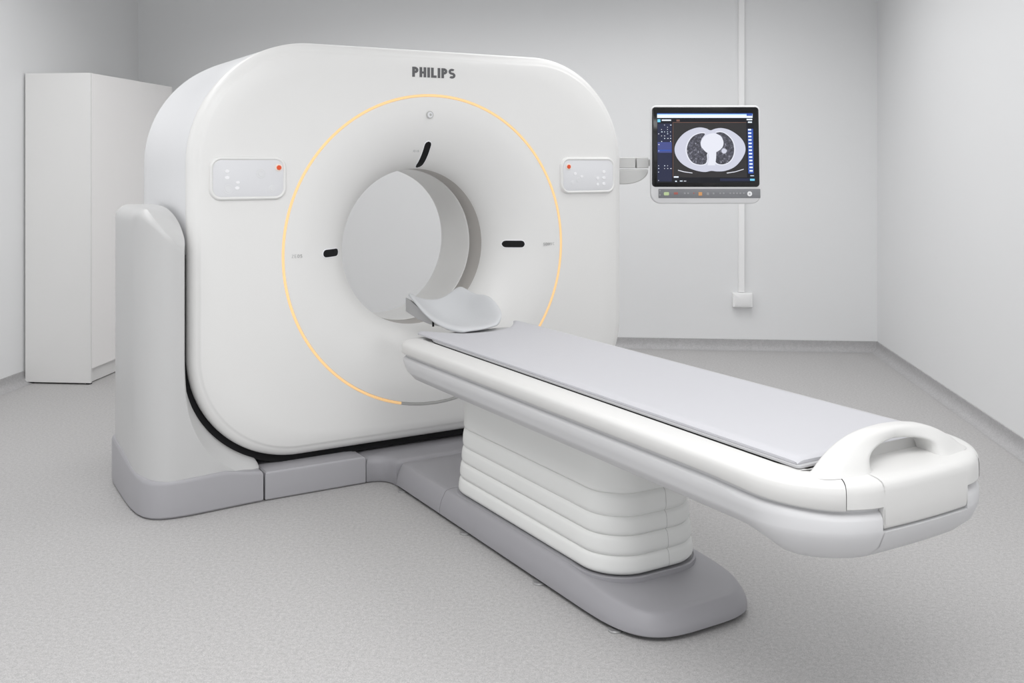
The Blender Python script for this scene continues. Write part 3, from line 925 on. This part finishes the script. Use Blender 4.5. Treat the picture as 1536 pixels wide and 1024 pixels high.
nt.links.new(tc.outputs['Object'], nz.inputs['Vector']); nt.links.new(nz.outputs['Fac'], cr.inputs['Fac']); nt.links.new(cr.outputs['Color'], bs.inputs['Emission Color']); bs.inputs['Emission Strength'].default_value = 1
E_[6] = lm
D = MB(); lay = [0.0021]
def flat(pts, mi, h):
    vs = [mp(mx(u), mz(v), .0021 + h * .00025) for u, v in pts]
    D.add(vs, [tuple(range(len(vs)))[::-1]], mi)
def rect(u0, v0, u1, v1, mi, h): flat([(u0, v0), (u1, v0), (u1, v1), (u0, v1)], mi, h)
rect(986, 170, 1131.5, 273.8, 0, 0)
rect(986, 170, 1130, 172, 3, 1); rect(986, 172, 1130, 176.5, 4, 1); rect(1121, 170.5, 1129.5, 173.5, 2, 2); rect(986, 169.6, 1130, 170.6, 2, 2)
rect(986.5, 178.5, 991, 183, 10, 1); rect(993, 179, 1007, 181, 4, 1); rect(1015, 179, 1020, 182, 9, 1); rect(1121, 178, 1129.5, 180, 4, 1); rect(1123, 182, 1129, 184, 4, 1)
rect(986.5, 185, 1008, 272, 1, 1); rect(986.8, 213, 1008, 220, 8, 2); rect(986.8, 220, 1008, 229, 8, 2); rect(987, 224.6, 1007.5, 226.4, 2, 3)
for i, v in enumerate((187.3, 190.6, 194, 197.6, 200.5, 203.6, 207.4, 212, 216.6, 226, 245, 248.5, 252.6, 258, 264, 270.5)):
    for j in range(5):
        if (i in (8, 9, 10) and j > 0) or (i > 12 and j > 0) or random.random() < .45: continue
        u = 987.6 + j * 4.5
        rect(u, v - .5, u + random.choice((1.0, 1.4, 2.0)), v + .55, 4 if random.random() < .4 else 11, 3)
rect(1009.5, 183, 1120.5, 266, 7, 1)
rect(1009.5, 183, 1120.5, 183.7, 9, 2); rect(1009.5, 183, 1010.1, 266, 9, 2)
# body outline: two lobes meeting in a shallow notch
def sp(pts, n=6):
    out = []; m_ = len(pts)
    for i in range(m_):
        p0, p1, p2, p3 = pts[i - 1], pts[i], pts[(i + 1) % m_], pts[(i + 2) % m_]
        for k in range(n):
            t = k / n
            out.append(tuple(.5 * (2 * p1[q] + (p2[q] - p0[q]) * t + (2 * p0[q] - 5 * p1[q] + 4 * p2[q] - p3[q]) * t * t + (3 * p1[q] - p0[q] - 3 * p2[q] + p3[q]) * t ** 3) for q in (0, 1)))
    return out
C8 = lambda pts: [(960 + x / 6.025, 150 + y / 6.025) for x, y in pts]
body = sp(C8([(640, 272), (600, 255), (540, 246), (470, 262), (400, 300), (345, 360), (315, 430), (325, 500), (370, 565), (440, 612), (520, 640), (590, 650), (645, 640), (700, 645), (770, 640), (850, 608), (910, 550), (950, 480), (955, 420), (930, 360), (880, 310), (810, 268), (740, 252), (685, 258)]))
flat([(1066.2 + (u - 1066.2) * 1.014, 224.5 + (v - 224.5) * 1.02) for u, v in body], 0, 2)
flat(body, 5, 3)
lung1 = C8([(590, 305), (540, 302), (480, 330), (440, 385), (425, 450), (440, 515), (480, 565), (540, 583), (590, 575), (608, 540), (605, 500), (612, 470), (590, 450), (560, 430), (550, 395), (560, 350)])
lung2 = C8([(690, 298), (740, 290), (790, 315), (835, 365), (853, 430), (845, 500), (810, 555), (755, 580), (705, 575), (682, 550), (688, 505), (693, 465), (725, 440), (750, 410), (755, 370), (735, 325)])
for lg in (lung1, lung2):
    s_ = sp(lg); cu = sum(p[0] for p in s_) / len(s_); cv = sum(p[1] for p in s_) / len(s_)
    flat([(cu + (u - cu) * 1.10, cv + (v - cv) * 1.06) for u, v in s_], 11, 4)
    flat(s_, 6, 5)
flat(sp(C8([(650, 300), (590, 325), (553, 380), (570, 440), (620, 480), (690, 470), (745, 430), (757, 375), (730, 325), (690, 303)])), 11, 6)
flat(C8([(618, 470), (692, 455), (690, 520), (680, 590), (612, 590), (625, 520)]), 11, 6)
flat(C8([(762 + 24 * cos(k * PI / 8) * (1 + .25 * sin(3.1 * k)), 460 + 24 * sin(k * PI / 8) * (1 + .25 * sin(3.1 * k))) for k in range(16)]), 5, 6)
for pts in ([(345, 630), (400, 645), (475, 656), (475, 662), (400, 652), (345, 637)], [(785, 656), (860, 645), (938, 622), (938, 628), (860, 652), (785, 663)]): flat(C8(pts), 11, 4)
rect(1122.5, 193, 1130.5, 260, 2, 1)
for k in range(13):
    v = 193.2 + k * 5.15; rect(1123.0 + k * .12, v, 1127.6 + k * .15, v + 2.2, 4, 2)
rect(1125.5, 263, 1131, 264, 4, 1); rect(1125, 268, 1132, 271, 10, 1); rect(1011, 264.3, 1018, 266.4, 4, 3); rect(1013, 271, 1015.5, 272.6, 4, 1); rect(1020, 270.8, 1024, 272, 4, 1); rect(1026, 271, 1029.5, 272, 11, 1)
rect(1080, 267.5, 1124, 271.5, 1, 1)
D.build('display', E_, scr, angle=0, merge=False)
b = MB(); b.slab(rrect(mx(988), mx(1140.3), mz(297), mz(283.2), .003, 3), [(0, -.001), (0, .0012), (.0006, .0016)], axes=mp)
st = b.build('key_strip', M['strip'], mon)
def key(u0, v0, u1, v1, m, r=.002):
    mb = MB(); mb.slab(rrect(mx(u0), mx(u1), mz(v1), mz(v0), r, 5), [(0, .0015), (0, .0026), (.0006, .0032)], axes=mp); mb.build('key', m, st)
Mk = [mat('key_green', (.55, .68, .36), .4, var=.02), mat('key_red', (.42, .12, .10), .4, var=.02), mat('key_orange', (.72, .36, .14), .4, var=.02), mat('key_grey', (.34, .345, .36), .4, var=.02), M['btn']]
key(996, 288, 1003.8, 293, Mk[0], .005); key(1011, 288.3, 1017, 291.6, Mk[1]); key(1047.8, 288, 1053.2, 293.4, Mk[2])
key(1040, 288.6, 1041.6, 290.6, Mk[1], .001); key(1060, 288.5, 1063.5, 292.5, Mk[3]); key(1069, 288.7, 1071.5, 291.5, Mk[3])
for u in (1026, 1031, 1079, 1084, 1094, 1099, 1104, 1109, 1114): key(u, 288.6, u + 2.6, 291, Mk[3], .001)
key(1120.6, 286.9, 1127.8, 294.3, M['btn'], .0118); key(1123, 289.4, 1125.4, 291.8, Mk[3], .0038)
key(989.2, 284.8, 991, 286.8, Mk[3], .001); key(989.2, 291.2, 991, 293.4, Mk[3], .001)
# arm: two squared links over a rounded shoulder, reaching out from the gantry's flank
AD = 5.27; ap_ = AD / 1508.0
arm = MB()
def A(u, v, d): return W((u - 768) / 1508 * AD, AD + d, 1.4 - (v - 242) / 1508 * AD) - mc
Ri = Matrix.Rotation(-TH, 3, 'Z')
def Al(u, v, d): 
    q = Ri @ A(u, v, d); return q
def ablock(mb, u0, v0, u1, v1, d0, d1):
    vs = [Al(u, v, d) for d in (d0, d1) for u, v in ((u0, v0), (u1, v0), (u1, v1), (u0, v1))]
    mb.add(vs, [(0, 1, 2, 3), (7, 6, 5, 4), (0, 4, 5, 1), (1, 5, 6, 2), (2, 6, 7, 3), (3, 7, 4, 0)])
mb = MB(); ablock(mb, 911, 236, 953.2, 252, 0.0, .09); arm_o = mb.build('support_arm', M['arm'], mon, bevel=.004)
mb = MB(); ablock(mb, 955, 236, 973, 252, 0.002, .085); mb.build('arm_joint', M['arm'], arm_o, bevel=.004)
mb = MB(); ablock(mb, 950, 239, 992, 249, .03, .07); mb.build('pivot', M['arm'], arm_o, bevel=.002)
q = [(911, 254), (972.5, 254)] + [(935 + 37.5 * cos(k / 12 * PI / 2), 256 + 20.5 * sin(k / 12 * PI / 2)) for k in range(13)] + [(911, 276.5)]
mb = MB()
rows = [[Al(u, v, d) for u, v in q] for d in (0.0, .09)]
mb.grid(rows, closed=True, cap0=True, cap1=True); mb.build('shoulder', M['arm'], arm_o, bevel=.006)

# ------------------------------------------------------------------ lights
def area(name, loc, size, energy, rot=(0, 0, 0), color=(1, 1, 1), spread=180):
    l = bpy.data.lights.new(name, 'AREA'); l.shape = 'RECTANGLE'; l.size, l.size_y = size; l.energy = energy; l.color = color
    l.spread = math.radians(spread)
    o = bpy.data.objects.new(name, l); o.location = loc; o.rotation_euler = rot; col.objects.link(o); return o
area('ceiling_lamp', (-.2, 1.3, 2.96), (3.2, 1.6), 66, spread=170)
area('added_fill_right', (.85, 5.2, 2.96), (1.2, 3.2), 24, spread=150)  # added fill light to brighten the back and right of the room
area('added_fill_left', (-2.7, 4.1, 2.96), (.9, 3.4), 22, spread=154)  # added fill light for the gantry's left flank
area('added_fill_rear', (-.9, 6.2, 2.96), (2.6, .9), 18, spread=148)  # added fill light to lift the back wall behind the gantry
w = bpy.data.worlds.new('room_light'); bpy.context.scene.world = w; w.use_nodes = True
bg = w.node_tree.nodes['Background']; bg.inputs[0].default_value = (.97, .985, 1, 1); bg.inputs[1].default_value = 1.0

# ------------------------------------------------------------------ camera
cd = bpy.data.cameras.new('camera'); cam = bpy.data.objects.new('camera', cd); col.objects.link(cam)
cd.sensor_fit = 'HORIZONTAL'; cd.sensor_width = 36; cd.lens = 1508 / 1536 * 36
cd.shift_y = -(512 - 242) / 1536
cam.location = (0, 0, 1.4); cam.rotation_euler = (PI / 2, 0, TH)
cd.clip_start = .05
sc_ = bpy.context.scene
sc_.camera = cam
sc_.view_settings.view_transform = 'Standard'; sc_.view_settings.look = 'None'
sc_.view_settings.gamma = 1; sc_.view_settings.use_curve_mapping = False
sc_.view_settings.exposure = 0.24
